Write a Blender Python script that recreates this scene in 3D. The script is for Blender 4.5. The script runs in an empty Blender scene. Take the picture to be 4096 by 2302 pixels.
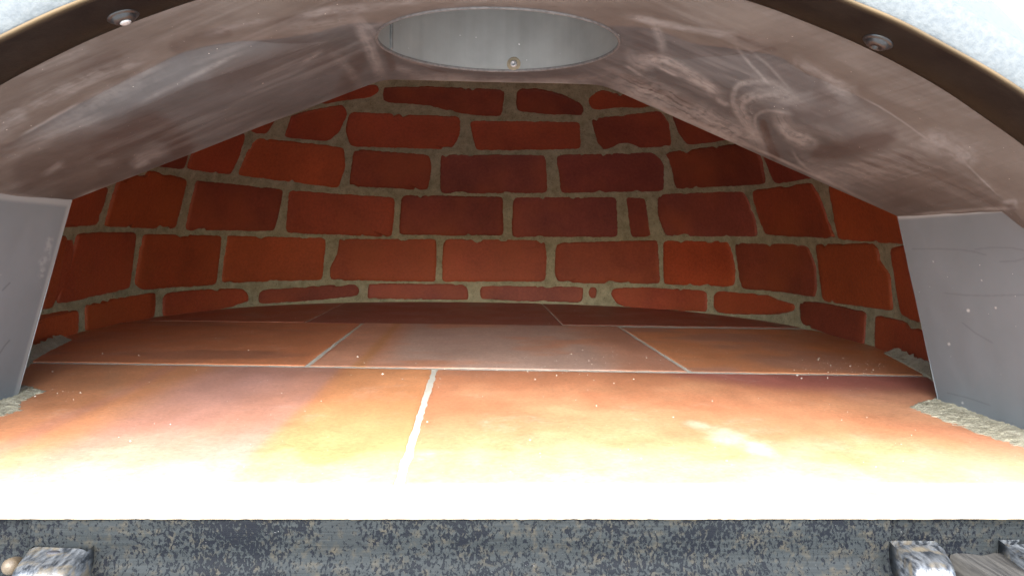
import bpy, math, random
import numpy as np
from mathutils import Vector, Matrix

# ------------------------------------------------------------------ camera, sky, sun, exposure
SC = bpy.context.scene
COL = SC.collection
FPX, PCX, PCY, CAMZ = 3000.0, 2048.0, 1151.0, 0.12      # focal length and centre in photo pixels, lens height above hearth
def cam_basis(roll=0.75):
    Y = np.array([1905 - PCX, PCY - 948, -FPX]); Y /= np.linalg.norm(Y)
    r = math.radians(roll)
    Z = np.array([math.sin(r), math.cos(r), 0.0]); Z -= Y * Z.dot(Y); Z /= np.linalg.norm(Z)
    return np.array([np.cross(Y, Z), Y, Z])
CM = cam_basis()
cam_data = bpy.data.cameras.new('camera')
cam_data.sensor_width = 36.0
cam_data.lens = 36.0 * FPX / 4096.0
cam_data.clip_start = 0.005
cam_data.clip_end = 500
cam = bpy.data.objects.new('camera', cam_data)
COL.objects.link(cam)
m4 = Matrix([list(CM[0]) + [0], list(CM[1]) + [0], list(CM[2]) + [CAMZ], [0, 0, 0, 1]])
cam.matrix_world = m4
SC.camera = cam

SUN_EL, SUN_AZ = math.radians(41), math.radians(184)     # behind the viewer, a little to the left
world = bpy.data.worlds.new('World'); SC.world = world; world.use_nodes = True
wn = world.node_tree
bg = wn.nodes['Background']
sky = wn.nodes.new('ShaderNodeTexSky'); sky.sky_type = 'NISHITA'; sky.sun_disc = False
sky.sun_elevation = SUN_EL; sky.sun_rotation = SUN_AZ
sky.air_density = 1.0; sky.dust_density = 1.0; sky.ozone_density = 1.0
wn.links.new(sky.outputs[0], bg.inputs[0]); bg.inputs[1].default_value = 0.15
sun_d = bpy.data.lights.new('sun', 'SUN'); sun_d.energy = 3.5; sun_d.angle = math.radians(70); sun_d.color = (1, .965, .91)
sun = bpy.data.objects.new('sun', sun_d); COL.objects.link(sun)
sv = Vector((math.sin(SUN_AZ) * math.cos(SUN_EL), math.cos(SUN_AZ) * math.cos(SUN_EL), math.sin(SUN_EL)))
sun.rotation_euler = sv.to_track_quat('Z', 'Y').to_euler()
VS = SC.view_settings
VS.view_transform = 'Standard'; VS.look = 'None'; VS.gamma = 1.0; VS.use_curve_mapping = False
VS.exposure = 2.88
try:
    SC.cycles.max_bounces = 16; SC.cycles.diffuse_bounces = 10; SC.cycles.use_denoising = True
except Exception:
    pass

# ------------------------------------------------------------------ helpers
rng = np.random.default_rng(7)
random.seed(7)
C0 = np.array([0.0, 0.0, CAMZ])
def ray(px, py):
    d = CM @ np.array([px - PCX, PCY - py, -FPX]); return d / d[1]
def hz(px, py, z=0.0):
    d = ray(px, py); return C0 + d * ((z - CAMZ) / d[2])
def hy(px, py, y):
    return C0 + ray(px, py) * y
def proj(P):
    """world points -> photo pixels (used to lay traced wear marks on the surfaces they belong to)"""
    q = (np.asarray(P) - C0) @ CM
    return PCX + FPX * q[:, 0] / -q[:, 2], PCY - FPX * q[:, 1] / -q[:, 2]

def vnoise(x, y, seed=0):
    x = np.asarray(x, float); y = np.asarray(y, float)
    xi = np.floor(x).astype(np.int64); yi = np.floor(y).astype(np.int64)
    fx = x - xi; fy = y - yi
    fx = fx * fx * (3 - 2 * fx); fy = fy * fy * (3 - 2 * fy)
    def h(a, b):
        n = (a * 374761393 + b * 668265263 + seed * 982451653) & 0x7fffffff
        n = ((n ^ (n >> 13)) * 1274126177) & 0x7fffffff
        return ((n ^ (n >> 16)) & 0xffff) / 65535.0
    return (h(xi, yi) * (1 - fx) + h(xi + 1, yi) * fx) * (1 - fy) + (h(xi, yi + 1) * (1 - fx) + h(xi + 1, yi + 1) * fx) * fy
def fbm(x, y, seed=0, o=4):
    s = 0; a = .5; t = 0
    x = np.asarray(x, float); y = np.asarray(y, float)
    for i in range(o):
        s = s + a * vnoise(x, y, seed + i * 17); t += a; a *= .5; x = x * 2.03; y = y * 2.03
    return s / t
def sstep(a, b, x):
    t = np.clip((np.asarray(x, float) - a) / (b - a), 0, 1); return t * t * (3 - 2 * t)
def lerp(a, b, t):
    return a + (b - a) * t

def mesh_obj(name, V, F, mats, parent=None, smooth=True, fmat=None, attrs=None, colattr=None):
    me = bpy.data.meshes.new(name)
    me.from_pydata([tuple(map(float, v)) for v in V], [], [tuple(map(int, f)) for f in F])
    if not isinstance(mats, (list, tuple)): mats = [mats]
    for m in mats: me.materials.append(m)
    if fmat is not None: me.polygons.foreach_set('material_index', np.asarray(fmat, np.int32))
    me.polygons.foreach_set('use_smooth', np.full(len(me.polygons), smooth))
    for k, a in (attrs or {}).items():
        at = me.attributes.new(k, 'FLOAT', 'POINT'); at.data.foreach_set('value', np.asarray(a, np.float32))
    for k, a in (colattr or {}).items():
        at = me.attributes.new(k, 'FLOAT_COLOR', 'POINT')
        a = np.asarray(a, np.float32)
        at.data.foreach_set('color', np.c_[a, np.ones(len(a), np.float32)].ravel())
    me.validate(); me.update()
    o = bpy.data.objects.new(name, me); COL.objects.link(o)
    if parent: o.parent = parent
    return o

class MB:
    """collects pieces of one mesh"""
    def __init__(s): s.V = []; s.F = []; s.M = []; s.C = []
    def add(s, V, F, mi=0, col=(1, 1, 1)):
        n = len(s.V); s.V += [tuple(v) for v in V]; s.F += [tuple(i + n for i in f) for f in F]; s.M += [mi] * len(F)
        col = np.asarray(col, float)
        s.C += list(np.tile(col, (len(V), 1))) if col.ndim == 1 else list(col)
    def build(s, name, mats, parent=None, smooth=True):
        return mesh_obj(name, s.V, s.F, mats, parent, smooth, s.M, None, {'tint': np.array(s.C)})

def grid_faces(nu, nv, wrap=False):
    F = []
    for i in range(nu if wrap else nu - 1):
        for j in range(nv - 1):
            a = i * nv + j; b = ((i + 1) % nu) * nv + j
            F.append((a, b, b + 1, a + 1))
    return F
def box(x0, x1, y0, y1, z0, z1):
    V = [(x0, y0, z0), (x1, y0, z0), (x1, y1, z0), (x0, y1, z0), (x0, y0, z1), (x1, y0, z1), (x1, y1, z1), (x0, y1, z1)]
    return V, [(0, 3, 2, 1), (4, 5, 6, 7), (0, 1, 5, 4), (1, 2, 6, 5), (2, 3, 7, 6), (3, 0, 4, 7)]
def bevel(o, w, seg=3):
    b = o.modifiers.new('bevel', 'BEVEL'); b.width = w; b.segments = seg; b.limit_method = 'ANGLE'
    return o
def lathe(profile, axis_o, axis_d, n=32):
    d = Vector(axis_d).normalized(); u = d.orthogonal().normalized(); v = d.cross(u)
    V = []
    for k in range(n):
        a = 2 * math.pi * k / n
        for r, h in profile:
            V.append(Vector(axis_o) + d * h + (u * math.cos(a) + v * math.sin(a)) * r)
    return V, grid_faces(n, len(profile), True)
def path_dist(px, py, pts):
    """distance in pixels to a polyline"""
    best = np.full(px.shape, 1e9)
    for (x0, y0), (x1, y1) in zip(pts[:-1], pts[1:]):
        dx, dy = x1 - x0, y1 - y0; L = dx * dx + dy * dy + 1e-9
        t = np.clip(((px - x0) * dx + (py - y0) * dy) / L, 0, 1)
        best = np.minimum(best, np.hypot(px - x0 - t * dx, py - y0 - t * dy))
    return best

# ------------------------------------------------------------------ materials
class NT:
    def __init__(s, name):
        s.m = bpy.data.materials.new(name); s.m.use_nodes = True; s.t = s.m.node_tree
        s.b = s.t.nodes['Principled BSDF']
    def n(s, typ, **kw):
        nd = s.t.nodes.new(typ)
        for k, v in kw.items():
            if k in nd.inputs: nd.inputs[k].default_value = v
            else: setattr(nd, k, v)
        return nd
    def l(s, a, b): s.t.links.new(a, b)
    def coord(s, scale=(1, 1, 1), rot=(0, 0, 0)):
        g = s.n('ShaderNodeNewGeometry'); mp = s.n('ShaderNodeMapping')
        mp.inputs['Scale'].default_value = scale; mp.inputs['Rotation'].default_value = rot
        s.l(g.outputs['Position'], mp.inputs['Vector']); return mp.outputs[0]
    def noise(s, scale, detail=5, rough=.6, vec=None, dist=0):
        nd = s.n('ShaderNodeTexNoise'); nd.inputs['Scale'].default_value = scale; nd.inputs['Detail'].default_value = detail
        nd.inputs['Roughness'].default_value = rough; nd.inputs['Distortion'].default_value = dist
        s.l(vec if vec is not None else s.coord(), nd.inputs['Vector']); return nd.outputs['Fac']
    def ramp(s, fac, stops):
        r = s.n('ShaderNodeValToRGB'); e = r.color_ramp.elements
        e[0].position, e[1].position = stops[0][0], stops[-1][0]
        c = lambda v: (v, v, v, 1) if not isinstance(v, tuple) else (*v, 1)
        e[0].color, e[1].color = c(stops[0][1]), c(stops[-1][1])
        for p, v in stops[1:-1]:
            k = e.new(p); k.color = c(v)
        s.l(fac, r.inputs[0]); return r.outputs[0]
    def mix(s, a, b, fac, mode='MIX'):
        x = s.n('ShaderNodeMix', data_type='RGBA', blend_type=mode)
        for v, i in ((fac, 0), (a, 6), (b, 7)):
            if isinstance(v, (int, float)): x.inputs[i].default_value = v
            elif isinstance(v, tuple): x.inputs[i].default_value = (*v, 1)
            else: s.l(v, x.inputs[i])
        return x.outputs[2]
    def math(s, op, a, b=0.0):
        x = s.n('ShaderNodeMath', operation=op)
        for v, i in ((a, 0), (b, 1)):
            if isinstance(v, (int, float)): x.inputs[i].default_value = v
            else: s.l(v, x.inputs[i])
        return x.outputs[0]
    def attr(s, name, col=False):
        a = s.n('ShaderNodeAttribute', attribute_name=name); return a.outputs['Color' if col else 'Fac']
    def bump(s, h, strength=.3, dist=.001):
        b = s.n('ShaderNodeBump'); b.inputs['Strength'].default_value = strength; b.inputs['Distance'].default_value = dist
        s.l(h, b.inputs['Height']); s.l(b.outputs[0], s.b.inputs['Normal'])
    def out(s, col=None, rough=None, metal=None, spec=None):
        for v, k in ((col, 'Base Color'), (rough, 'Roughness'), (metal, 'Metallic'), (spec, 'Specular IOR Level')):
            if v is None: continue
            if isinstance(v, tuple): s.b.inputs[k].default_value = (*v, 1)
            elif isinstance(v, (int, float)): s.b.inputs[k].default_value = v
            else: s.l(v, s.b.inputs[k])
        return s.m

def mat_brick():
    t = NT('fired_brick'); c = t.attr('tint', True)
    n1 = t.ramp(t.noise(14, 3), [(.3, .82), (.7, 1.14)])
    c = t.mix(c, n1, 1.0, 'MULTIPLY')
    n2 = t.ramp(t.noise(240, 6, .78), [(.3, .72), (.72, 1.2)])
    c = t.mix(c, n2, 1.0, 'MULTIPLY')
    hue = t.ramp(t.noise(9, 2), [(.45, 0.0), (.7, .45)])
    c = t.mix(c, (.31, .068, .018), hue)
    dust = t.ramp(t.noise(900, 2, .5), [(.76, 0.0), (.82, .5)])
    c = t.mix(c, (.45, .36, .24), dust)
    t.bump(t.noise(300, 6, .75), .55, .0012)
    return t.out(c, .66, spec=.35)
def mat_mortar(name='dome_mortar', base=(.220, .192, .120), light=(.375, .328, .222)):
    t = NT(name)
    c = t.mix(base, light, t.ramp(t.noise(60, 5, .7), [(.35, 0.0), (.7, 1.0)]))
    sp = t.ramp(t.noise(650, 2, .5), [(.28, .45), (.42, 1.0)])
    c = t.mix(c, sp, 1.0, 'MULTIPLY')
    t.bump(t.noise(520, 6, .75), .8, .0018)
    return t.out(c, .93, spec=.15)
def mat_slab():
    t = NT('hearth_tile'); c = t.attr('tint', True)
    fine = t.noise(330, 7, .75); med = t.noise(46, 5, .65, None, .6)
    c = t.mix(c, t.ramp(fine, [(.28, .72), (.5, 1.0), (.74, 1.22)]), 1.0, 'MULTIPLY')
    c = t.mix(c, t.ramp(med, [(.3, .93), (.7, 1.06)]), 1.0, 'MULTIPLY')
    big = t.noise(11, 3); c = t.mix(c, t.ramp(big, [(.3, .90), (.7, 1.08)]), 1.0, 'MULTIPLY')
    ash = t.math('MULTIPLY', t.ramp(t.noise(17, 5, .7, None, .8), [(.56, 0.0), (.78, .8)]), t.ramp(t.noise(190, 5, .8), [(.42, 0.0), (.66, .55)]))
    c = t.mix(c, (.62, .54, .47), ash)
    dk = t.ramp(t.noise(520, 3, .6), [(.24, .5), (.31, 1.0)])
    c = t.mix(c, dk, 1.0, 'MULTIPLY')
    fl = t.ramp(t.noise(700, 2, .5), [(.74, 0.0), (.79, .6)]); c = t.mix(c, (.7, .62, .55), fl)
    t.bump(t.mix(fine, med, .4), .3, .0009)
    return t.out(c, t.ramp(big, [(.3, .42), (.7, .6)]), spec=.4)
def mat_joint():
    t = NT('hearth_grout')
    c = t.mix((.40, .38, .32), (.56, .53, .46), t.noise(90, 5, .7))
    t.bump(t.noise(600, 5, .7), .7, .0015)
    return t.out(c, .95, spec=.1)
def mat_vault():
    t = NT('smoke_brown_render')
    d = t.attr('dust'); s = t.attr('smoke_shade')  # both also carry the painted light and shade of the crease
    st = t.attr('streak')
    grey = t.mix((.046, .0475, .050), (.066, .067, .071), t.ramp(t.noise(16, 4), [(.35, 0.0), (.68, 1.0)]))
    brown = t.mix((.063, .054, .0485), (.096, .085, .077), t.ramp(t.noise(13, 5, .65), [(.35, 0.0), (.65, 1.0)]))
    base = t.mix(grey, brown, t.attr('warm'))
    base = t.mix(base, t.ramp(st, [(.1, .90), (.9, 1.1)]), 1.0, 'MULTIPLY')
    base = t.mix(base, (.036, .026, .024), s)
    f = t.math('MULTIPLY', d, t.ramp(t.noise(260, 4, .7), [(.2, .75), (.7, 1.1)]))
    c = t.mix(base, (.205, .203, .202), f)
    sp = t.ramp(t.noise(760, 1, .4), [(.80, 0.0), (.835, .8)])
    c = t.mix(c, (.6, .56, .5), sp)
    t.bump(t.mix(t.noise(300, 5, .65), st, .5), .16, .0012)
    return t.out(c, .55, spec=.3)
def mat_jamb():
    t = NT('grey_blue_render')
    c = t.mix((.117, .131, .140), (.147, .162, .175), t.ramp(t.noise(9, 4), [(.3, 0.0), (.7, 1.0)]))
    d = t.attr('dust'); k = t.attr('crack')
    c = t.mix(c, (.36, .36, .35), d)
    c = t.mix(c, (.06, .06, .066), k)
    sp = t.ramp(t.noise(520, 1, .4), [(.81, 0.0), (.83, .8)])
    c = t.mix(c, (.62, .62, .6), sp)
    t.bump(t.noise(240, 5, .6), .12, .0008)
    return t.out(c, .58, spec=.3)
def mat_band():
    t = NT('blackened_steel_strip')
    v = t.coord((60, 60, 60))
    a = t.noise(1.0, 5, .65, v); e = t.attr('edge')
    c = t.mix((.0028, .0026, .0028), (.010, .008, .0065), t.ramp(a, [(.35, 0.0), (.72, 1.0)]))
    low = t.attr('low')
    c = t.mix(c, (.0135, .009, .005), low)
    c = t.mix(c, (.095, .066, .036), e)
    t.bump(t.noise(350, 4, .7), .25, .0006)
    return t.out(c, .5, 0.0, .10)
def mat_stucco():
    t = NT('white_stucco')
    n = t.noise(330, 4, .6)
    c = t.mix((.054, .062, .067), (.070, .077, .080), t.ramp(n, [(.35, 0.0), (.6, 1.0)]))
    t.bump(n, .35, .0015)
    return t.out(c, .75, spec=.3)
def mat_pipe():
    t = NT('galvanised_flue')
    v = t.coord((130, 130, 3)); a = t.noise(1.0, 4, .6, v)
    c = t.mix((.235, .245, .235), (.27, .28, .27), t.ramp(a, [(.3, 0.0), (.7, 1.0)]))
    b = t.noise(30, 4); c = t.mix(c, t.ramp(b, [(.3, .88), (.7, 1.1)]), 1.0, 'MULTIPLY')
    sp = t.ramp(t.noise(420, 1, .4), [(.80, 0.0), (.82, .9)]); c = t.mix(c, (.85, .85, .85), sp)
    return t.out(c, t.ramp(a, [(.2, .42), (.8, .58)]), .35, .5)
def mat_bar():
    t = NT('worn_black_paint')
    v = t.coord((1.25, 1, .8))
    n1 = t.noise(620, 3, .6, v, .5)
    vs = t.coord((40, 900, 900)); lines = t.noise(1.0, 3, .6, vs)
    patch = t.noise(26, 3, .6)
    base = t.mix((.0100, .0118, .0125), (.0225, .0200, .0150), t.ramp(t.noise(240, 3, .6), [(.5, 0.0), (.75, 1.0)]))
    base = t.mix(base, t.ramp(lines, [(.25, .7), (.75, 1.3)]), 1.0, 'MULTIPLY')
    th = t.math('ADD', n1, t.math('MULTIPLY', t.math('SUBTRACT', patch, .5), .55))
    flake = t.ramp(th, [(.42, 0.0), (.50, 1.0)])
    c = t.mix((.0018, .0025, .0042), base, flake)
    sp = t.ramp(t.noise(900, 1, .4), [(.82, 0.0), (.85, .8)]); c = t.mix(c, (.12, .12, .12), sp)
    t.bump(t.mix(flake, lines, .4), .5, .0006)
    return t.out(c, .6, 0.0, .07)
def mat_lug():
    t = NT('scuffed_paint_steel')
    vs = t.coord((500, 120, 500), (0, 0, .5)); lines = t.noise(1.0, 4, .65, vs)
    c = t.mix((.010, .012, .015), (.075, .08, .085), t.ramp(lines, [(.38, 0.0), (.62, 1.0)]))
    e = t.ramp(t.noise(120, 3), [(.5, 0.0), (.66, 1.0)]); c = t.mix(c, (.085, .072, .052), e)
    t.bump(lines, .4, .0008)
    return t.out(c, .34, .2, .5)
def mat_simple(name, col, rough=.6, metal=0.0, ns=200, amp=.25, bump=.2):
    t = NT(name); n = t.noise(ns, 4, .6)
    c = t.mix(col, t.ramp(n, [(.25, 1 - amp), (.75, 1 + amp)]), 1.0, 'MULTIPLY')
    t.bump(n, bump, .0006)
    return t.out(c, rough, metal, .5)

M_BRICK, M_MORTAR, M_SLAB, M_JOINT = mat_brick(), mat_mortar(), mat_slab(), mat_joint()
M_FILLET = mat_mortar('grey_fillet_mortar', (.27, .25, .18), (.40, .37, .28))
M_VAULT, M_JAMB, M_BAND, M_STUCCO, M_PIPE, M_BAR, M_LUG = mat_vault(), mat_jamb(), mat_band(), mat_stucco(), mat_pipe(), mat_bar(), mat_lug()
M_LEDGE = mat_simple('pale_worn_steel', (.36, .30, .22), .55, 0, 60, .3)
M_BOLT = mat_simple('dark_bolt_steel', (.012, .012, .013), .3, .0, 500, .3)
M_BRIGHT = mat_simple('bright_steel', (.36, .36, .36), .5, .5, 500, .2)
M_STAIN = mat_simple('tan_heat_stain', (.20, .165, .11), .75, .0, 300, .25)
M_TAN = mat_simple('tan_rusted_knob', (.045, .032, .018), .6, 0, 300, .4, .5)
M_GRAIN = None

# ------------------------------------------------------------------ setting
gv, gf = box(-30, 30, -30, 30, -1.10, -1.0)
M_GROUND = mat_simple('pale_paving', (.36, .35, .33), .9, 0, 3, .2)
ground = mesh_obj('ground', gv, gf, M_GROUND, None, False); ground['kind'] = 'structure'  # unseen ground, added to bounce light up under the mouth ceiling

# ------------------------------------------------------------------ the oven
oven = bpy.data.objects.new('pizza_oven', None); COL.objects.link(oven)
oven.location = (0, 0, 0)
oven['label'] = 'wood fired pizza oven with red brick dome, terracotta hearth and brown arched mouth'
oven['category'] = 'pizza oven'

# ---- brick dome
DN, DA, DB, DCY, DH, FRONT = 2.4, .465, .475, .90, .50, .556
def dome_pt(th, ph, off=0.0):
    c, s = np.cos(th), np.sin(th)
    k = np.cos(ph)
    P = np.stack([DA * np.sign(c) * np.abs(c) ** (2 / DN) * k, DCY + DB * np.sign(s) * np.abs(s) ** (2 / DN) * k, DH * np.sin(ph)], -1)
    return P + off * dome_in(P)
def dome_in(P):
    P = np.asarray(P); x, y, z = P[..., 0] / DA, (P[..., 1] - DCY) / DB, P[..., 2] / DH
    g = np.stack([np.sign(x) * np.abs(x) ** (DN - 1) / DA, np.sign(y) * np.abs(y) ** (DN - 1) / DB, z / DH], -1)
    return -g / (np.linalg.norm(g, axis=-1, keepdims=True) + 1e-9)
def dome_f(P):
    r = (np.abs(P[..., 0] / DA) ** DN + np.abs((P[..., 1] - DCY) / DB) ** DN) ** (2 / DN)
    return r + (P[..., 2] / DH) ** 2 - 1
def hit_dome(px, py):
    px = np.asarray(px, float); py = np.asarray(py, float)
    d = np.stack([px - PCX, PCY - py, np.full(px.shape, -FPX)], -1) @ CM.T
    d = d / d[..., 1:2]
    lo = np.full(px.shape, .6); hi = np.full(px.shape, 2.0)
    # start from a point inside
    ok = dome_f(C0 + d * lo[..., None]) < 0
    lo = np.where(ok, lo, .75)
    for _ in range(46):
        m = (lo + hi) / 2; ins = dome_f(C0 + d * m[..., None]) < 0
        lo = np.where(ins, m, lo); hi = np.where(ins, hi, m)
    return C0 + d * lo[..., None]
def inv_dome(P):
    ph = np.arcsin(np.clip(P[..., 2] / DH, -1, 1)); k = np.cos(ph) + 1e-9
    c = np.clip(P[..., 0] / DA / k, -1, 1); s = np.clip((P[..., 1] - DCY) / DB / k, -1, 1)
    th = np.arctan2(np.sign(s) * np.abs(s) ** (DN / 2), np.sign(c) * np.abs(c) ** (DN / 2))
    return th, ph

def reg(x0, y0, w, iw):
    s = w / iw
    return lambda pts: [(x0 + x * s, y0 + y * s) for x, y in pts]
R2 = reg(1300, 0, 1400, 2252); R4 = reg(0, 850, 1400, 2252); R5 = reg(1300, 850, 1400, 2252); R6 = reg(2600, 850, 1496, 2407); F = reg(0, 0, 4096, 2576)
RED, ORG, DRK, PUR = (.255, .046, .018), (.32, .062, .018), (.185, .036, .018), (.215, .045, .028)
BRW = (.26, .048, .014); VIV = (.36, .056, .015)
BRICKS = [
 # bottom course, half hidden by the hearth
 (ORG, R4([(215,705),(300,672),(503,622),(497,782),(420,805),(175,890)])),
 (BRW, R4([(552,590),(705,560),(1000,512),(990,678),(720,720),(552,765)])),
 (RED, R4([(1055,522),(1200,500),(1560,487),(1600,530),(1595,585),(1300,640),(1055,672)])),
 (DRK, R4([(1672,520),(1700,497),(2060,470)]) + R5([(190,462),(218,490),(212,535)]) + R4([(2060,558),(1700,588),(1668,575)])),
 (PUR, R5([(285,470),(300,455),(915,462),(920,545),(915,560),(290,552),(275,540)])),
 (PUR, R5([(1003,472),(1640,478),(1658,490),(1652,575),(1005,560)])),
 (DRK, R5([(1700,478),(1750,482),(1745,550),(1720,555),(1695,530)])),
 (RED, R5([(1840,510),(1870,485),(2100,482)]) + R6([(340,500),(362,520),(360,625),(340,635),(0,620)]) + R5([(1920,600),(1860,575)])),
 (RED, R6([(410,540),(430,505),(760,530),(800,555),(925,590),(920,630),(820,655),(450,650),(415,620)])),
 (DRK, R6([(963,572),(1100,580),(1390,640),(1380,770),(1375,862),(1200,800),(975,720)])),
 (RED, R6([(1455,660),(1600,690),(1762,762),(1900,830),(1900,985),(1812,965),(1600,925),(1450,885)])),
 # second course
 (ORG, R4([(300,150),(432,150),(330,622),(180,645)])),
 (RED, R4([(500,135),(640,130),(875,130),(828,490),(500,560),(375,585),(375,530),(400,400),(430,350),(470,250)])),
 (BRW, R4([(930,140),(1425,150),(1420,200),(1390,460),(920,495),(870,460),(900,250)])),
 (ORG, R4([(1470,155),(1480,152),(2095,165),(2070,415),(2060,430),(1440,450),(1432,430),(1440,350)])),
 (BRW, R5([(95,172),(705,172),(712,200),(708,435),(690,440),(50,435),(35,410),(40,350),(75,290),(90,200)])),
 (RED, R5([(765,200),(790,172),(1400,180),(1412,200),(1422,300),(1415,440),(770,442),(757,420)])),
 (RED, R5([(1490,210),(1530,195),(2130,180),(2135,200),(2150,455),(1505,452),(1480,400),(1485,300)])),
 (VIV, R6([(85,185),(480,185),(510,220),(545,350),(540,460),(500,475),(100,462),(90,440)])),
 (DRK, R6([(550,205),(600,198),(990,208),(1020,240),(1060,350),(1065,500),(1055,540),(860,510),(590,485),(575,400)])),
 (BRW, R6([(1068,205),(1420,200),(1460,230),(1480,320),(1540,400),(1560,630),(1400,605),(1115,570),(1100,450)])),
 (BRW, R6([(1545,230),(1640,210),(1800,230),(1860,740),(1750,710),(1625,665),(1610,600)])),
 # third course
 (RED, F([(150,480),(272,470),(242,566),(150,570)])),
 (BRW, F([(298,455),(380,430),(470,452),(440,575),(262,570),(290,480)])),
 (DRK, F([(495,455),(712,478),(690,580),(468,578)])),
 (RED, F([(728,480),(992,498),(985,595),(722,585)])),
 (DRK, F([(1012,492),(1264,496),(1265,592),(1005,590)])),
 (PUR, F([(1292,502),(1310,497),(1548,497),(1552,595),(1290,595)])),
 (DRK, F([(1575,497),(1622,497),(1637,594),(1588,596)])),
 (PUR, F([(1655,490),(1870,482),(1895,540),(1905,595),(1675,592),(1655,540)])),
 (RED, F([(1892,480),(2040,460),(2062,500),(2100,600),(1925,590),(1900,520)])),
 (ORG, F([(2085,465),(2200,470),(2310,545),(2310,615),(2110,602),(2095,520)])),
 # fourth course
 (DRK, F([(370,405),(480,355),(462,425),(385,417)])),
 (RED, F([(488,375),(500,355),(618,335),(600,395),(580,440),(470,425)])),
 (ORG, F([(630,370),(650,348),(865,372),(868,420),(850,473),(600,440)])),
 (RED, F([(890,382),(905,378),(1080,390),(1085,420),(1075,478),(880,468),(885,420)])),
 (PUR, F([(1110,390),(1370,392),(1375,485),(1110,485)])),
 (PUR, F([(1400,395),(1420,390),(1640,385),(1668,410),(1668,480),(1412,485),(1410,450)])),
 (DRK, F([(1672,385),(1890,358),(1915,400),(1925,462),(1700,475),(1690,420)])),
 (DRK, F([(1918,385),(2060,400),(2090,440),(1950,462)])),
 # fifth course
 (RED, F([(625,325),(640,290),(705,280),(668,338),(640,336)])),
 (RED, F([(720,335),(735,290),(860,262),(875,285),(855,330),(825,355),(718,345)])),
 (RED, F([(880,290),(890,284),(1155,295),(1155,340),(1135,375),(885,368),(870,330)])),
 (RED, F([(1182,305),(1455,308),(1460,375),(1200,378),(1190,340)])),
 (DRK, F([(1488,300),(1660,280),(1680,310),(1688,368),(1610,372),(1590,360),(1560,358),(1530,376),(1510,375),(1500,345)])),
 (DRK, F([(1690,285),(1850,320),(1860,348),(1730,365),(1705,330)])),
 # sixth, thin course of cut bricks
 (RED, F([(800,245),(830,225),(945,213),(955,228),(930,245),(860,252),(810,262)])),
 (DRK, R2([(380,565),(700,560),(1155,580),(1130,750),(960,742),(720,700),(690,680),(380,655)])),
 (DRK, R2([(1240,575),(1400,575),(1530,610),(1660,680),(1660,740),(1400,730),(1235,715),(1230,650)])),
 (RED, R2([(1690,640),(1770,580),(2080,640),(2120,690),(1900,690),(1725,705)])),
]
def outline(poly, wob=3.2, seed=0, burr=True):
    P = np.array(poly, float)
    for _ in range(2):                                   # round the corners a little
        Q = []
        n = len(P)
        for i in range(n):
            a, b = P[i], P[(i + 1) % n]; L = np.linalg.norm(b - a); t = min(.25, 10 / max(L, 1))
            Q += [a + (b - a) * t, b - (b - a) * t]
        P = np.array(Q)
    out = []
    n = len(P)
    for i in range(n):
        a, b = P[i], P[(i + 1) % n]; L = np.linalg.norm(b - a); k = max(1, int(L / 7))
        for j in range(k): out.append(a + (b - a) * j / k)
    O = np.array(out)
    T = np.roll(O, -1, 0) - np.roll(O, 1, 0); T /= np.linalg.norm(T, axis=1, keepdims=True) + 1e-9
    Nn = np.c_[-T[:, 1], T[:, 0]]
    arc = np.arange(len(O)) * 7.0
    w = (fbm(arc / 45, arc * 0 + seed * 3.7, seed) - .5) * 2 * wob * 1.6
    if burr:                                             # ragged smears of mortar over the horizontal edges
        hor = np.abs(T[:, 0])
        sp = np.clip(vnoise(arc / 17, arc * 0 + seed, seed + 91) * vnoise(arc / 60, arc * 0 + seed, seed + 33) - .46, 0, 1) * 30 * hor + (vnoise(arc / 7, arc * 0 + seed, seed + 5) - .5) * 2.2
        w = w + sp
    cen = O.mean(0)
    sgn = np.sign(((cen - O) * Nn).sum(1)); return O, O + Nn * (w * sgn)[:, None]
def add_brick(mb, O0, O1, col, seed, lift):
    cen = O0.mean(0)
    rings = [(1.02, -.004), (1.012, .0), (.994, .0010), (.96, .0016), (.86, .0019), (.68, .002), (.42, .002), (.18, .002)]
    V = []
    n = len(O0)
    for s, off in rings:
        q = cen + (lerp(O0, O1, float(sstep(.90, .99, s))) - cen) * s
        P = hit_dome(q[:, 0], q[:, 1])
        V.append(P + dome_in(P) * (off + (lift if off > 0 else 0)))
    Pc = hit_dome(cen[:1], cen[1:]); V.append(Pc + dome_in(Pc) * (.002 + lift))
    V = np.concatenate(V)
    Fc = []
    for r in range(len(rings) - 1):
        for i in range(n):
            j = (i + 1) % n; Fc.append((r * n + i, r * n + j, (r + 1) * n + j, (r + 1) * n + i))
    b = (len(rings) - 1) * n
    for i in range(n): Fc.append((b + i, b + (i + 1) % n, len(V) - 1))
    j = rng.uniform(.86, 1.14); col = np.array(col) * j * rng.uniform(.95, 1.05, 3)
    # darker fired rim, paler patch somewhere on the face
    cols = np.tile(col, (len(V), 1))
    g = rng.uniform(-1, 1, 2); q = (V - V.mean(0)); q = q / (np.abs(q).max() + 1e-9)
    cols *= (1 + .16 * (q[:, 0:1] * g[0] + q[:, 2:3] * g[1]))
    mb.add(V, Fc, 0, cols)
dome = MB()
cover = []
for i, (c, poly) in enumerate(BRICKS):
    O, Oo = outline(poly, 1.7, i + 1)
    add_brick(dome, O, Oo, c, i, rng.uniform(-.0004, .0007))
    th, ph = inv_dome(hit_dome(O[:, 0], O[:, 1])); cover.append((ph.mean(), th.min(), th.max()))
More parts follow.
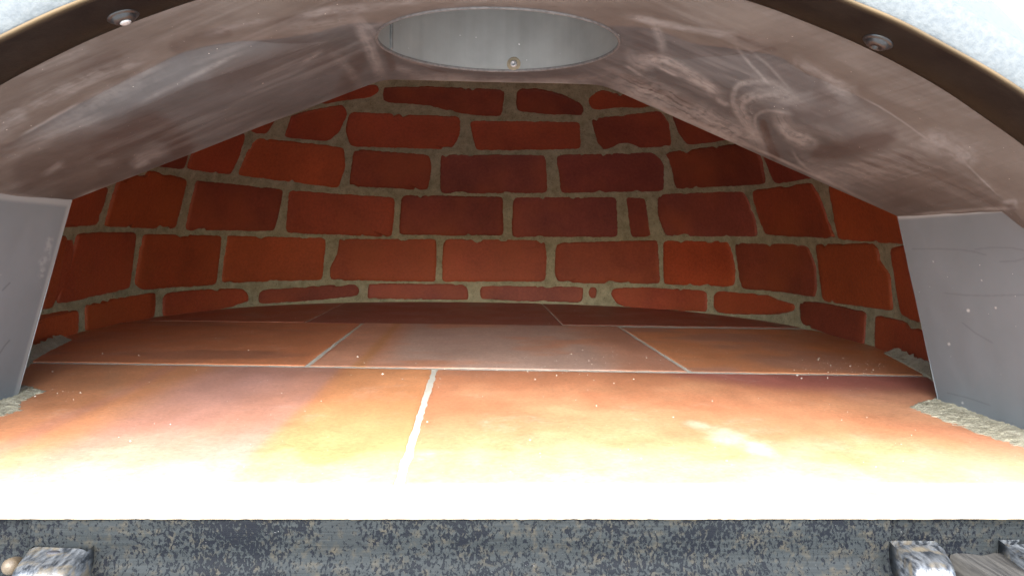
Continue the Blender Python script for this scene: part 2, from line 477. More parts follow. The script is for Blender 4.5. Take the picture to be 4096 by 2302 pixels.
# bricks of the courses that go on round the dome beyond the mouth
rows = np.radians([-2, 4.1, 13.4, 22.8, 32.2, 41.5, 46.5, 56, 65.5, 75, 84])
for r in range(len(rows) - 1):
    p0, p1 = rows[r] + .008, rows[r + 1] - .008
    pm = (p0 + p1) / 2
    cov = [(a, b) for p, a, b in cover if rows[r] - .03 <= p <= rows[r + 1] + .0 or abs(p - pm) < .03]
    lo, hi = (min(a for a, b in cov) - .03, max(b for a, b in cov) + .03) if (cov and r < 6) else (9, 9)
    nb = max(4, int(2 * math.pi * .47 * math.cos(pm) / .165)); st = 2 * math.pi / nb; o0 = rng.uniform(0, st)
    for k in range(nb):
        a0 = -math.pi / 2 + o0 + k * st; a1 = a0 + st - .012 / (.47 * math.cos(pm))
        segs = [(a0, a1)]
        if lo < 8:
            segs = [s for s in ((a0, min(a1, lo)), (max(a0, hi), a1)) if s[1] - s[0] > .06]
        for b0, b1 in segs:
            nu, nv = 12, 6
            U, W = np.meshgrid(np.linspace(b0, b1, nu), np.linspace(p0, p1, nv), indexing='ij')
            off = np.full(U.shape, .0022); off[0] = off[-1] = -.002; off[:, 0] = off[:, -1] = -.002
            P = dome_pt(U, W, 0.0); P = P + dome_in(P) * off[..., None]
            P = P.reshape(-1, 3)
            if P[:, 1].min() < FRONT + .004: continue
            cc = [RED, DRK, BRW, ORG, PUR][rng.integers(5)]
            dome.add(P, grid_faces(nu, nv), 0, np.array(cc) * rng.uniform(.85, 1.15))
# mortar bed: dense sheet, slightly uneven
nu, nv = 300, 110
U, W = np.meshgrid(np.linspace(-math.pi / 2, 1.5 * math.pi, nu), np.linspace(math.radians(-4), math.radians(89.5), nv), indexing='ij')
off = -.0011 + (fbm(U * 22, W * 22, 5) - .5) * .0018
P = dome_pt(U, W); P = P + dome_in(P) * off[..., None]
P = P.reshape(-1, 3)
keep = [f for f in grid_faces(nu, nv) if min(P[i][1] for i in f) > FRONT - .006]
dome.add(P, keep, 1, (1, 1, 1))
# front wall round the mouth, inner side of the facing
MOUTH = [(-.350, 0.0), (-.308, .152), (-.075, .2435), (.098, .244), (.336, .151), (.376, 0.0)]
OUT = [(-.60, 0.0), (-.55, .30), (-.20, .52), (.20, .52), (.55, .30), (.60, 0.0)]
for y, flip in ((FRONT + .003, 0), (FRONT + .012, 1)):
    V = [(x, y, z) for x, z in MOUTH] + [(x, y, z) for x, z in OUT]
    dome.add(V, [(i, i + 1, 7 + i, 6 + i) if flip else (i, 6 + i, 7 + i, i + 1) for i in range(5)], 1)
dome_o = dome.build('brick_dome', [M_BRICK, M_MORTAR], oven)

# ---- hearth: large terracotta tiles bedded in pale grout
def line(p, q):
    a, b = hz(*p)[:2], hz(*q)[:2]; return a, b
J1 = line((120, 1450), (3640, 1503)); J2 = line((1026, 1288), (3160, 1316))
def y_at(J, x):
    (x0, y0), (x1, y1) = J; return y0 + (y1 - y0) * (x - x0) / (x1 - x0)
YF = .352
X_A, X_B, X_C, X_D, X_E = -.036, -.153, .197, -.232, .122
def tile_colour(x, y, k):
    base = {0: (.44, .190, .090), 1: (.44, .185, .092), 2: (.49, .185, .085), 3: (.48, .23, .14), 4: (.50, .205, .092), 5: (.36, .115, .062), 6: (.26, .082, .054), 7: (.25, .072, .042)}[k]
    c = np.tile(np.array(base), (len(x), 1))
    w = (fbm(x * 30, y * 9, 3) - .5) * .016
    def lay(m, col): 
        nonlocal c
        c = c + (np.array(col) - c) * np.clip(m, 0, 1)[:, None]
    if k == 0:
        band = sstep(-.246, -.215, x + w) * (1 - sstep(-.124, -.114, x + w * .5)) * (.45 + .55 * fbm(x * 22, y * 8, 8))
        lay(band * 1.05, (.35, .185, .148))
        lay(sstep(.45, .7, fbm(x * 26, y * 14, 21)) * (1 - sstep(-.27, -.20, x)) * .55, (.36, .20, .12))
        lay(sstep(-.118, -.105, x) * .5, (.50, .225, .092))
        ln = np.abs(x + .262 + .05 * (y - .5) + w); lay((1 - sstep(.002, .010, ln)) * .4, (.36, .16, .12))
    if k == 1:
        lay(sstep(.5, .66, fbm(x * 9, y * 7, 31)) * .45, (.42, .22, .145))
        lay(sstep(.52, .75, fbm(x * 16, y * 14, 33)) * .5, (.52, .26, .135))
        edge = (1 - sstep(.0, .05, y_at(J1, x) - y)) * .5; lay(edge, (.34, .135, .068))
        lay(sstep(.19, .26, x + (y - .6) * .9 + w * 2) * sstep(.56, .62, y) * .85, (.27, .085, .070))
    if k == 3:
        g = sstep(-.10, -.07, x + w) * (1 - sstep(.10, .17, x + w)) * sstep(.38, .6, fbm(x * 12 + 3, y * 16, 41))
        lay(g * .8, (.41, .29, .235))
        st = 1 - sstep(.002, .009, np.abs(x + .105 + w * .4)); lay(st * .8, (.42, .19, .07))
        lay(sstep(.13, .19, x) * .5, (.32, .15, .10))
    if k == 2:
        lay(sstep(.5, .68, fbm(x * 8, y * 12, 51)) * .6, (.30, .135, .085))
    if k == 4:
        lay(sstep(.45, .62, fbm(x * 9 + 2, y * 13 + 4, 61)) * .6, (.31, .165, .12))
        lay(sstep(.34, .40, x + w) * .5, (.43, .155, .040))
    front_light = sstep(.46, .62, fbm(x * 24, y * 30, 91) + .5 * (1 - sstep(.352, .43, y))) * (.25 + .75 * fbm(x * 90, y * 90, 92)) * (1 - sstep(.36, .50, y)); lay(front_light * .22, (.62, .50, .38))  # paler toward the front edge, light burn-out painted into the tile colour
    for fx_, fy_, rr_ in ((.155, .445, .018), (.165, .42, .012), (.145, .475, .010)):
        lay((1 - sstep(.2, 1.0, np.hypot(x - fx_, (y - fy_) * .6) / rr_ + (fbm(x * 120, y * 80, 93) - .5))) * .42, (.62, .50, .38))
    return c * (1 + (fbm(x * 70, y * 25, 77) - .5)[:, None] * .22)
hearth = MB()
def tile(x0, x1, yf, yb, k, tilt=0.0, lift=0.0, gf=.0045, gb=.0045, step=.004):
    """yf, yb: functions of x giving front and back edges"""
    nx = max(8, int((x1 - x0) / step)); ym = abs(yb((x0 + x1) / 2) - yf((x0 + x1) / 2)); ny = max(8, int(ym / step))
    def sub(n, L):
        e = np.array([.0002, .0008, .0018]) / L
        return np.r_[0, e, np.linspace(0, 1, n)[1:-1], 1 - e[::-1], 1]
    u = sub(nx, x1 - x0); v = sub(ny, ym); nx, ny = len(u), len(v)
    U, W = np.meshgrid(u, v, indexing='ij')
    xr = lambda s, sd: (fbm(s * 40, s * 0 + sd, sd) - .5) * .0018
    gx = .0021 if k < 5 else .0007
    X0 = x0 + gx + xr(W * ym / .3, k * 5 + 1); X1 = x1 - gx + xr(W * ym / .3, k * 5 + 2)
    X = X0 + (X1 - X0) * U
    Ya = yf(X) + gf + xr(X * 3.3, k * 5 + 3); Yb = yb(X) - gb + xr(X * 3.3, k * 5 + 4)
    Y = Ya + (Yb - Ya) * W
    ex = np.minimum(X - X0, X1 - X); ey = np.minimum(Y - Ya, Yb - Y); e = np.minimum(ex, ey)
    Z = lift + .0006 + tilt * (Y - Ya) - .0006 * (1 - sstep(0, .002, e)) + (fbm(X * 10, Y * 10, 11 + k) - .5) * .0007
    Z[0, :] = Z[-1, :] = -.004; Z[:, 0] = Z[:, -1] = -.004
    P = np.stack([X, Y, Z], -1).reshape(-1, 3)
    fc = [(a, b, c, d) for a, b, c, d in grid_faces(nx, ny)]
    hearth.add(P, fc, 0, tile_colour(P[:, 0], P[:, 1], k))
j1 = lambda x: y_at(J1, x); j2 = lambda x: y_at(J2, x)
fr = lambda x: x * 0 + YF; bk = lambda x: x * 0 + 1.40
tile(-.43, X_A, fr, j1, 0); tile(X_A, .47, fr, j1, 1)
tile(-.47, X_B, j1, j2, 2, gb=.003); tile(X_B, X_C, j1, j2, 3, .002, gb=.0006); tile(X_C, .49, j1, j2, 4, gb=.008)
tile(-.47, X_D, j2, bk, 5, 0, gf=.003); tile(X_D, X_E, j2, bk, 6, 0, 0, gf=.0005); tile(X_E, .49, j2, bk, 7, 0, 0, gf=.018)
bx = np.linspace(-.56, .56, 400); by = np.linspace(YF - .004, 1.45, 400)
BX, BY = np.meshgrid(bx, by, indexing='ij')
BZ = -.0001 + (fbm(BX * 120, BY * 120, 4) - .5) * .0008
jd = np.abs(BY - y_at(J1, BX)); jd = np.minimum(jd, np.abs(BY - y_at(J2, BX)))
for xj, ya_, yb_ in ((X_A, 0, .70), (X_B, .66, 1.05), (X_C, .66, 1.05), (X_D, 1.0, 1.4), (X_E, 1.0, 1.4)):
    jd = np.minimum(jd, np.abs(BX - xj) + .05 * ((BY < ya_) | (BY > yb_)))
BZ = BZ - .004 * sstep(.019, .026, jd)
hearth.add(np.stack([BX, BY, BZ], -1).reshape(-1, 3), grid_faces(400, 400), 1)
v, f_ = box(-.62, .62, YF - .004, 1.45, -.05, -.004); hearth.add(v, f_, 1)
hearth_o = hearth.build('hearth_floor', [M_SLAB, M_JOINT], oven)

# ---- mouth: sloping ceiling of brown render with a flat middle, smooth arched strip in front
ACX, ACZ, AR = .0105, -.177, .4164
RS = AR + .0022
def arc_z(x): return ACZ + np.sqrt(np.maximum(RS ** 2 - (x - ACX) ** 2, 1e-6))
BACK = .552
def facet_z(x):
    l = .142 + (x + .288) * (.2318 - .142) / (.288 - .069)
    r = .141 + (.316 - x) * (.2318 - .141) / (.316 - .092)
    k = 800.0
    return -np.log(np.exp(-k * l) + np.exp(-k * r) + np.exp(-k * np.full_like(x, .2322))) / k
CREASE = [(0,600),(80,545),(200,476),(300,420),(400,370),(520,308),(640,245),(720,205),(900,160),(1130,105),(1412,66),(1600,40),(1750,26),(2000,18),(2300,40),(2624,94),(2770,124),(2906,150),(2958,171),(3099,218),(3128,230),(3222,292),(3333,336),(3420,373),(3557,447),(3750,578),(3874,671),(3967,755)]
cx_, cy_ = [], []
for p in CREASE:
    d = ray(*p); lo, hi = .2, .7
    for _ in range(40):
        m = (lo + hi) / 2; q = C0 + d * m
        if q[2] < arc_z(q[0]): lo = m
        else: hi = m
    cx_.append(q[0]); cy_.append(m)
def y_crease(x): return np.minimum(np.interp(x, cx_, cy_), FY - np.sqrt(np.maximum(FR ** 2 - (x - FX) ** 2, 0)) - .004)
hl, hr, hb, ht = hz(1535, 152, .2318), hz(2460, 160, .2318), hz(2000, 292, .2318), hz(2000, 22, .2318)
FX, FY = (hl[0] + hr[0]) / 2, (hb[1] + ht[1]) / 2
FR = ((hr[0] - hl[0]) / 2 + (hb[1] - ht[1]) / 2) / 2
def path_coords(px, py, pts):
    """signed distance across and distance along a polyline"""
    best = np.full(px.shape, 1e9); al = np.zeros(px.shape); sg = np.ones(px.shape); acc = 0
    for (x0, y0), (x1, y1) in zip(pts[:-1], pts[1:]):
        dx, dy = x1 - x0, y1 - y0; L = math.hypot(dx, dy) + 1e-9
        t = np.clip(((px - x0) * dx + (py - y0) * dy) / L / L, 0, 1)
        d = np.hypot(px - x0 - t * dx, py - y0 - t * dy); m = d < best
        best = np.where(m, d, best); al = np.where(m, acc + t * L, al); sg = np.where(m, np.sign((px - x0) * dy - (py - y0) * dx), sg); acc += L
    return best, best * sg, al, acc
def dust_shade_marks(px, py):
    """traced smears of pale dust (0..1) and dark smoke (0..1) in the render, with crease light and shade painted in"""
    D = np.zeros(px.shape); S = np.zeros(px.shape)
    wob = (fbm(px / 130, py / 70, 9) - .5) * 40; wob2 = (fbm(px / 40, py / 30, 10) - .5) * 16
    cnt = [0]
    def stroke(pts, w, a, hard=.2, tex=.8, fine=6.0):
        nonlocal D
        cnt[0] += 1
        P = [pts[0]]                                     # smooth the path
        for p, q in zip(pts[:-1], pts[1:]): P += [((p[0] * 3 + q[0]) / 4, (p[1] * 3 + q[1]) / 4), ((p[0] + q[0] * 3) / 4, (p[1] + q[1] * 3) / 4)]
        P.append(pts[-1])
        x, y = px + wob * min(1, w / 60) + wob2 * min(1, w / 40), py + wob * .6 * min(1, w / 60) - wob2 * min(1, w / 40)
        d, sd, al, L = path_coords(x, y, P)
        m = (1 - sstep(w * hard * .5, w * 1.25, d)) * a * .68
        m = m * sstep(-w * .8, max(.22 * L, 1), al) * (1 - sstep(.78 * L, L + w * .8, al)) if L > 2.2 * w else m
        br = .55 * sstep(.2, .66, fbm(sd / fine + cnt[0] * 7, al / 150, cnt[0])) + .55 * sstep(.3, .62, fbm(px / 60, py / 30, cnt[0] + 50)) * sstep(.25, .55, fbm(px / 17, py / 9, cnt[0] + 70))
        D = 1 - (1 - D) * (1 - np.clip(m * lerp(1, br * 1.5, tex), 0, 1))
    def dark(pts, w, a, hard=.3):
        nonlocal S
        d = path_dist(px + wob, py + wob, pts); S = np.maximum(S, (1 - sstep(w * hard, w, d)) * a * lerp(.7, 1.2, fbm(px / 90, py / 40, 61)))
    for e in ([(300,800),(700,660),(1100,512),(1528,322)], [(1528,322),(2000,328),(2420,340)], [(2420,340),(2800,500),(3200,672),(3590,862)]): stroke(e, 7, .8, .3, .4)
    # left slope
    stroke([(75,548),(120,522),(210,470),(330,405)], 8, .8, .3, .4); stroke([(330,412),(400,378),(560,300),(660,245)], 20, .42, 0, .5)  # pale line along the crease, painted where its edge catches light
    stroke([(120,560),(330,440),(560,330),(760,250)], 46, .22, 0, .9, 9)
    stroke([(690,668),(1000,560),(1300,452),(1525,338)], 46, .75, 0, .9); stroke([(820,640),(1100,545),(1500,390)], 24, .3, 0, .9)
    stroke([(300,802),(450,755),(640,680)], 22, .55, 0, .9); stroke([(300,800),(360,775),(390,762)], 12, .8, .2, .6)
    stroke([(545,650),(575,620),(650,605)], 34, .55, .1, .8); stroke([(545,666),(590,648)], 12, .8, .2, .3)
    stroke([(180,700),(225,670),(250,655)], 20, .4, 0, .7); stroke([(400,655),(450,650)], 22, .35, 0, .8)
    stroke([(1415,68),(1465,160),(1505,245),(1528,318)], 32, .62, .1, .6); stroke([(1440,75),(1490,120),(1530,175)], 14, .5, 0, .5)
    stroke([(1150,120),(1280,100),(1410,72)], 44, .32, 0, .9); stroke([(1200,270),(1290,200)], 18, .3, 0, .8); stroke([(1330,210),(1380,260),(1430,330)], 26, .3, 0, .9)
    stroke([(810,140),(950,105),(1080,70)], 20, .45, 0, .9); stroke([(1180,66),(1350,40),(1560,22)], 22, .6, 0, .9); stroke([(1480,20),(1700,14)], 12, .4, 0, .8)
    stroke([(30,480),(110,430),(300,330),(640,205)], 34, .42, 0, 1, 9); stroke([(-20,520),(60,470)], 60, .45, 0, .7); stroke([(200,420),(400,310),(600,240)], 16, .3, 0, 1)
    stroke([(540,420),(760,310),(1000,195)], 13, .38, 0, .8); stroke([(30,330),(200,250),(420,150)], 30, .25, 0, .9, 9)
    stroke([(0,640),(160,560),(420,470)], 44, .28, 0, 1, 8); stroke([(0,772),(120,790),(285,812)], 12, .6, .1, .7)
    dark([(400,600),(520,540),(600,505),(680,540),(725,590)], 80, .62); dark([(120,700),(330,620),(520,570)], 95, .42); dark([(420,690),(560,640),(700,590)], 50, .4)
    dark([(900,300),(1180,220),(1330,230)], 100, .30); dark([(1380,360),(1440,240)], 50, .40); dark([(690,565),(735,580)], 34, .5)
    dark([(350,275),(450,240)], 60, .25); dark([(700,190),(900,130)], 34, .34); dark([(1110,85),(1400,52)], 20, .3); dark([(0,590),(70,555)], 14, .3)  # includes shade above the crease, painted dark
    dark([(260,760),(420,720)], 60, .25)
    # flat middle, round the flue
    stroke([(1540,324),(1700,320),(2050,332),(2420,340)], 28, .6, 0, .9); stroke([(1560,268),(1680,296),(1900,314)], 22, .4, 0, .9)
    stroke([(1440,112),(1500,104),(1540,90)], 12, .35, 0, .6); stroke([(2440,305),(2300,322),(2150,326)], 26, .4, 0, .9)
    stroke([(1525,150),(1545,195),(1620,240),(1750,275)], 7, .6, .2, .5); dark([(1552,200),(1575,275)], 22, .45); dark([(1550,205),(1650,250),(1780,284)], 5, .6, .3)
    dark([(2440,110),(2464,160),(2430,205)], 6, .8, .3); dark([(2560,140),(2600,200)], 60, .2)
    # right slope: chalky brush marks along the edge, then swirls
    stroke([(2440,318),(2570,366),(2780,470),(3030,600)], 74, .9, .25, .92, 5); stroke([(2440,345),(2700,455),(3030,612)], 20, .8, .2, .7, 4)
    stroke([(2520,232),(2600,232),(2680,252),(2800,322),(2915,402)], 30, 1.0, .1, .75, 5); stroke([(2515,215),(2530,250),(2590,270)], 26, .6, 0, .8)
    stroke([(2625,100),(2638,150),(2655,215)], 24, .55, 0, .8); stroke([(2500,262),(2570,305)], 8, .9, .2, .3); stroke([(2630,268),(2715,308)], 6, .95, .2, .2); stroke([(2870,400),(2912,422)], 12, .9, .1, .4)
    dark([(2490,300),(2620,360),(2760,425)], 22, .6); dark([(2700,440),(2850,510)], 14, .5)
    stroke([(3170,345),(3060,325),(2965,328),(2932,365),(2935,440),(3000,520),(3055,605)], 15, .62, 0, .6, 4)
    stroke([(3210,410),(3100,378),(3010,380),(2968,420),(2985,480),(3025,550),(3055,610)], 44, .55, 0, .95, 4)
    stroke([(3190,462),(3080,440),(3028,452),(3015,490),(3035,550),(3070,615)], 9, .6, .1, .5, 4)
    stroke([(3122,462),(3135,505),(3180,545),(3250,572)], 40, .85, .15, .85, 5); stroke([(3170,490),(3280,520),(3380,560)], 28, .32, 0, .8)
    stroke([(3165,590),(3190,640),(3240,685),(3340,735)], 9, .55, .1, .5); stroke([(3250,690),(3320,715),(3400,745)], 34, .5, 0, .9); stroke([(3230,660),(3400,690),(3560,700)], 40, .28, 0, 1)
    for k in range(20):
        x, y = 3330 + k * 19, 668 - k * 6.2 + (k % 3) * 5; stroke([(x, y), (x + 60, y + 20), (x + 120, y + 46)], 6, .42 - .008 * k, 0, .5, 4)
    for k in range(12):
        x, y = 3420 + k * 24, 700 - k * 6 + (k % 2) * 7; stroke([(x, y), (x + 100, y + 36)], 5, .26, 0, .5, 4)
    stroke([(3190,240),(3290,300),(3385,352)], 24, .6, 0, .8); stroke([(3330,345),(3400,372)], 42, .6, 0, .75); stroke([(3190,260),(3250,300)], 40, .22, 0, .9)
    stroke([(3740,560),(3810,590),(3850,625)], 66, .62, 0, .7, 10); stroke([(3420,375),(3560,450),(3745,582)], 5, .6, .3, .3)
    stroke([(2480,60),(2640,92),(2780,118),(2910,140),(2960,132)], 18, .72, .1, .75); stroke([(2935,176),(2990,245),(3090,350)], 8, .5, .2, .5); stroke([(2985,190),(3085,270),(3170,370)], 9, .4, 0, .6)
    stroke([(3040,300),(3120,360),(3230,420)], 40, .2, 0, 1); stroke([(3600,866),(3720,854),(3900,838),(4096,828)], 9, .85, .2, .6); stroke([(4005,808),(4060,800),(4062,822)], 12, .6, 0, .5)
    stroke([(3850,640),(3950,740),(4000,790)], 4, .45, .2, .3)
    dark([(3055,500),(3065,560),(3100,625)], 26, .62, .4); dark([(3280,625),(3420,590),(3560,540)], 46, .5); dark([(3200,440),(3330,460)], 60, .24); dark([(3100,290),(3220,350)], 50, .18)
    dark([(3480,660),(3640,625)], 26, .35); dark([(3600,800),(3760,780)], 60, .2); dark([(2960,160),(3100,205)], 16, .4); dark([(4030,818),(4050,826)], 12, .7); dark([(3280,380),(3320,400)], 40, .3)  # includes crease shade and a small hole, painted dark
    return D, np.clip(S * 1.3, 0, .9)
def vault_grid(xs, ys2d, zfun, part):
    X = np.repeat(xs[:, None], ys2d.shape[1], 1); Y = ys2d; Z = zfun(X, Y)
    return np.stack([X, Y, Z], -1)
VV, VF = [], []
def push(G):
    n = sum(len(v) for v in VV); nu, nv = G.shape[:2]
    VV.append(G.reshape(-1, 3)); VF.extend([tuple(i + n for i in f) for f in grid_faces(nu, nv)])
xs = np.linspace(-.300, .330, 760)
yc = y_crease(xs)
# front strip
NS1 = 70
t = np.linspace(0, 1, NS1)
Y1 = .333 + (yc[:, None] + .0015 - .333) * t[None]
def strip_z(X, Y):
    w = sstep(.338, np.minimum(y_crease(X), .372), Y) * (1 - sstep(.09, .15, np.abs(X - ACX)))
    return lerp(arc_z(X), np.minimum(facet_z(X) - .0004, arc_z(X)), w) + (fbm(X * 26, Y * 16, 71) - .5) * .0022
G1 = np.stack([np.repeat(xs[:, None], NS1, 1), Y1, strip_z(np.repeat(xs[:, None], NS1, 1), Y1)], -1); push(G1)
# sloping faces behind it
xs2 = xs[(xs > -.296) & (xs < .324)]
n2 = 230
t2 = np.linspace(0, 1, n2); yc2 = y_crease(xs2)
Y2 = yc2[:, None] + (BACK - yc2[:, None]) * t2[None]
X2 = np.repeat(xs2[:, None], n2, 1)
def facets(X, Y):
    w = sstep(0, .022 + .03 * sstep(0, .12, X), Y - y_crease(X)); w = w * sstep(-.31, -.27, X) * (1 - sstep(.30, .33, X)) + (1 - sstep(-.31, -.27, X) * (1 - sstep(.30, .33, X)))
    w = np.maximum(w, 1 - sstep(.09, .15, np.abs(X - ACX)))
    z = lerp(arc_z(X) + .0022, facet_z(X), w)
    return z + (fbm(X * 20, Y * 20, 72) - .5) * .0026 * sstep(0, .02, Y - y_crease(X)) * (1 - .6 * sstep(BACK - .02, BACK, Y))
G2 = np.stack([X2, Y2, facets(X2, Y2)], -1)
rr = np.hypot(G2[..., 0] - FX, G2[..., 1] - FY)
inside = rr < FR
# cut the flue hole: drop faces inside, pull the rim vertices onto the circle
n = sum(len(v) for v in VV); fl = inside.reshape(-1)
fs = [f for f in grid_faces(*G2.shape[:2]) if not all(fl[i] for i in f)]
G2f = G2.reshape(-1, 3).copy(); used = np.zeros(len(G2f), bool)
for f in fs:
    for i in f: used[i] = True
sel = used & fl
r0 = rr.reshape(-1)[sel][:, None]
G2f[sel, :2] = np.array([FX, FY]) + (G2f[sel, :2] - np.array([FX, FY])) / r0 * FR
VV.append(G2f); VF.extend([tuple(i + n for i in f) for f in fs])
# step at the crease and the thin back edge, upper skin for thickness
lip = np.stack([np.stack([xs2, yc2 + .0015, strip_z(xs2, yc2 + .0015)], -1), np.stack([xs2, yc2, facets(X2, Y2)[:, 0]], -1)], 1)
push(lip)
be = np.stack([np.stack([xs2, xs2 * 0 + BACK, facets(X2, Y2)[:, -1]], -1), np.stack([xs2, xs2 * 0 + BACK + .002, facets(X2, Y2)[:, -1] + .004], -1), np.stack([xs2, xs2 * 0 + BACK, facets(X2, Y2)[:, -1] + .012], -1)], 1)
push(be)
VVa = np.concatenate(VV)
px, py = proj(VVa)
D, S = dust_shade_marks(px, py)
lat = VVa[:, 0]
warm = np.maximum(1 - sstep(-.002, .006, VVa[:, 1] - y_crease(VVa[:, 0])), np.maximum(sstep(3150, 3700, px) * .75, (1 - sstep(350, 750, px)) * sstep(450, 640, py) * .8))
rip = fbm(px / 190 + py / 260, (py - .42 * np.where(px > 2000, px - 2000, 2000 - px)) / 11, 15)
rip = np.where(px > 3000, lerp(rip, fbm((px + py) / 400, (py + .30 * px) / 9, 16), .6), rip)
D = np.clip(D + .18 * sstep(.46, .75, fbm(px / 300, (py + .4 * np.where(px < 2000, px, -px)) / 70, 18)) * sstep(.25, .75, rip), 0, 1)
vault = mesh_obj('mouth_ceiling', VVa, VF, M_VAULT, oven, True, None, {'dust': D, 'smoke_shade': S, 'streak': rip, 'warm': warm})

# ---- mouth side walls, leaning inwards
def side_wall(sx, xb, xt, zt):
    ny, nz = 330, 220
    Yg, Zg = np.meshgrid(np.linspace(.334, BACK, ny), np.linspace(-.002, zt + .004, nz), indexing='ij')
    Xg = xb + (xt - xb) * Zg / zt
    Xg = Xg + (fbm(Yg * 14, Zg * 14, 80 + sx) - .5) * .0022
    P = np.stack([Xg, Yg, Zg], -1).reshape(-1, 3)
    px, py = proj(P)
    V = [P]; Fs = [f if sx > 0 else f[::-1] for f in grid_faces(ny, nz)]
    xo = sx * .43
    n = len(P)
    back = np.array([[xb, BACK, -.002], [xo, BACK, -.002], [xo, BACK, zt + .06], [xt + .0 * sx, BACK, zt + .06], [xt, BACK, zt]])
    frnt = np.array([[xb, .334, -.002], [xo, .334, -.002], [xo, .334, zt - .03], [xt, .334, zt - .03]])
    Fs += [tuple(range(n, n + 5)) if sx > 0 else tuple(range(n + 4, n - 1, -1)), tuple(range(n + 5, n + 9))]
    P = np.concatenate([P, back, frnt])
    px, py = proj(P)
    crack = np.zeros(len(P)); dust = np.zeros(len(P))
    if sx > 0:
        CR = [[(3650,995),(3760,995),(3840,998),(3900,1007),(3945,1020)], [(3900,997),(3960,990),(4040,990),(4096,1000)], [(4000,1046),(4060,1044),(4096,1034)], [(3780,1172),(3860,1180),(3960,1182),(4096,1178)], [(3850,1290),(3900,1330),(3970,1370)], [(3790,1570),(3880,1592),(3960,1620)]]
        for c in CR: crack = np.maximum(crack, (1 - sstep(1.2, 4.2, path_dist(px, py, c))) * .33)
        dust = np.maximum(dust, (1 - sstep(10, 50, path_dist(px, py, [(3790,1640),(3900,1690),(4096,1760)]))) * .6 * fbm(px / 30, py / 30, 3))
        dust = np.maximum(dust, (1 - sstep(3, 14, path_dist(px, py, [(3600,868),(4096,832)]))) * .6)
        for c in [(3873,1241,7), (3983,1230,4), (3927,1120,3), (3733,1046,3), (3850,1610,5), (3796,1375,6)]: dust = np.maximum(dust, 1 - sstep(c[2] * .6, c[2] * 1.2, np.hypot(px - c[0], py - c[1])))
    else:
        CR = [[(0,1410),(20,1380),(38,1360)], [(10,1160),(40,1130)]]
        for c in CR: crack = np.maximum(crack, (1 - sstep(1.2, 4, path_dist(px, py, c))) * .6)
        for c in [[(190,1010),(200,960)], [(165,1050),(190,1030)], [(170,1080),(165,1100)]]: dust = np.maximum(dust, (1 - sstep(3, 20, path_dist(px, py, c))) * .3 * sstep(.3, .6, fbm(px / 12, py / 12, 5)))
        dust = np.maximum(dust, (1 - sstep(4, 22, path_dist(px, py, [(0,785),(280,812)]))) * .35)
        dust = np.maximum(dust, (1 - sstep(4, 16, path_dist(px, py, [(285,805),(60,1600)]))) * .35)
    return mesh_obj('mouth_side_wall', P, Fs, M_JAMB, oven, True, None, {'crack': crack, 'dust': dust})
side_wall(-1, -.330, -.288, .142); side_wall(1, .356, .316, .141)

# ---- rough mortar fillets between side walls and hearth
def on_wall(px, py, xb, xt, zt):
    d = ray(px, py); k = (xt - xb) / zt
    return C0 + d * ((xb + k * CAMZ) / (d[0] - k * d[2]))
def resample(P, n):
    P = np.array(P); d = np.r_[0, np.cumsum(np.linalg.norm(np.diff(P, axis=0), axis=1))]; d /= d[-1]
    s_ = np.linspace(0, 1, n); return np.stack([np.interp(s_, d, P[:, i]) for i in range(P.shape[1])], -1)
def fillet(bot, top, wall):
    """gritty bead: bot traced along the hearth, top along the foot of the side wall"""
    n, m = 260, 26
    B = resample([hz(*p, .0006) for p in bot], n); Tt = resample([on_wall(*p, *wall) for p in top], n)
    s_ = np.arange(n)
    B[:, 0] += (fbm(s_ / 5, s_ * 0, 31) - .5) * .006; Tt[:, 2] += (fbm(s_ / 6, s_ * 0, 32) - .5) * .004; Tt[:, 2] = np.maximum(Tt[:, 2], .001)
    T = np.linspace(0, 1, m)
    G = B[:, None] * (1 - T)[None, :, None] + Tt[:, None] * T[None, :, None]
    G[..., 2] = B[:, None, 2] + (Tt[:, None, 2] - B[:, None, 2]) * (T[None] ** 2.0)
    g = (fbm(G[..., 0] * 420 + G[..., 2] * 300, G[..., 1] * 420, 33) - .5) * .0022 + (fbm(G[..., 0] * 90, G[..., 1] * 90, 34) - .5) * .002
    G[..., 2] += g * sstep(0, .15, T)[None] + .0009 * sstep(0, .2, T)[None]
    G[:, 0, 2] = -.002
    return mesh_obj('mortar_fillet', G.reshape(-1, 3), grid_faces(n, m), M_FILLET, oven)
fillet([(3757,1590),(3666,1609),(3630,1628),(3749,1675),(3852,1714),(3956,1752),(4096,1797),(4300,1865)], [(3757,1588),(3762,1600),(3768,1612),(3782,1656),(3852,1685),(3956,1718),(4096,1762),(4300,1822)], (.356, .316, .141))
fillet([(66,1536),(99,1538),(190,1563),(120,1590),(75,1615),(101,1640),(0,1668),(-150,1728),(-400,1820)], [(64,1534),(60,1545),(55,1570),(50,1590),(44,1615),(40,1628),(0,1638),(-150,1690),(-400,1775)], (-.330, -.288, .142))
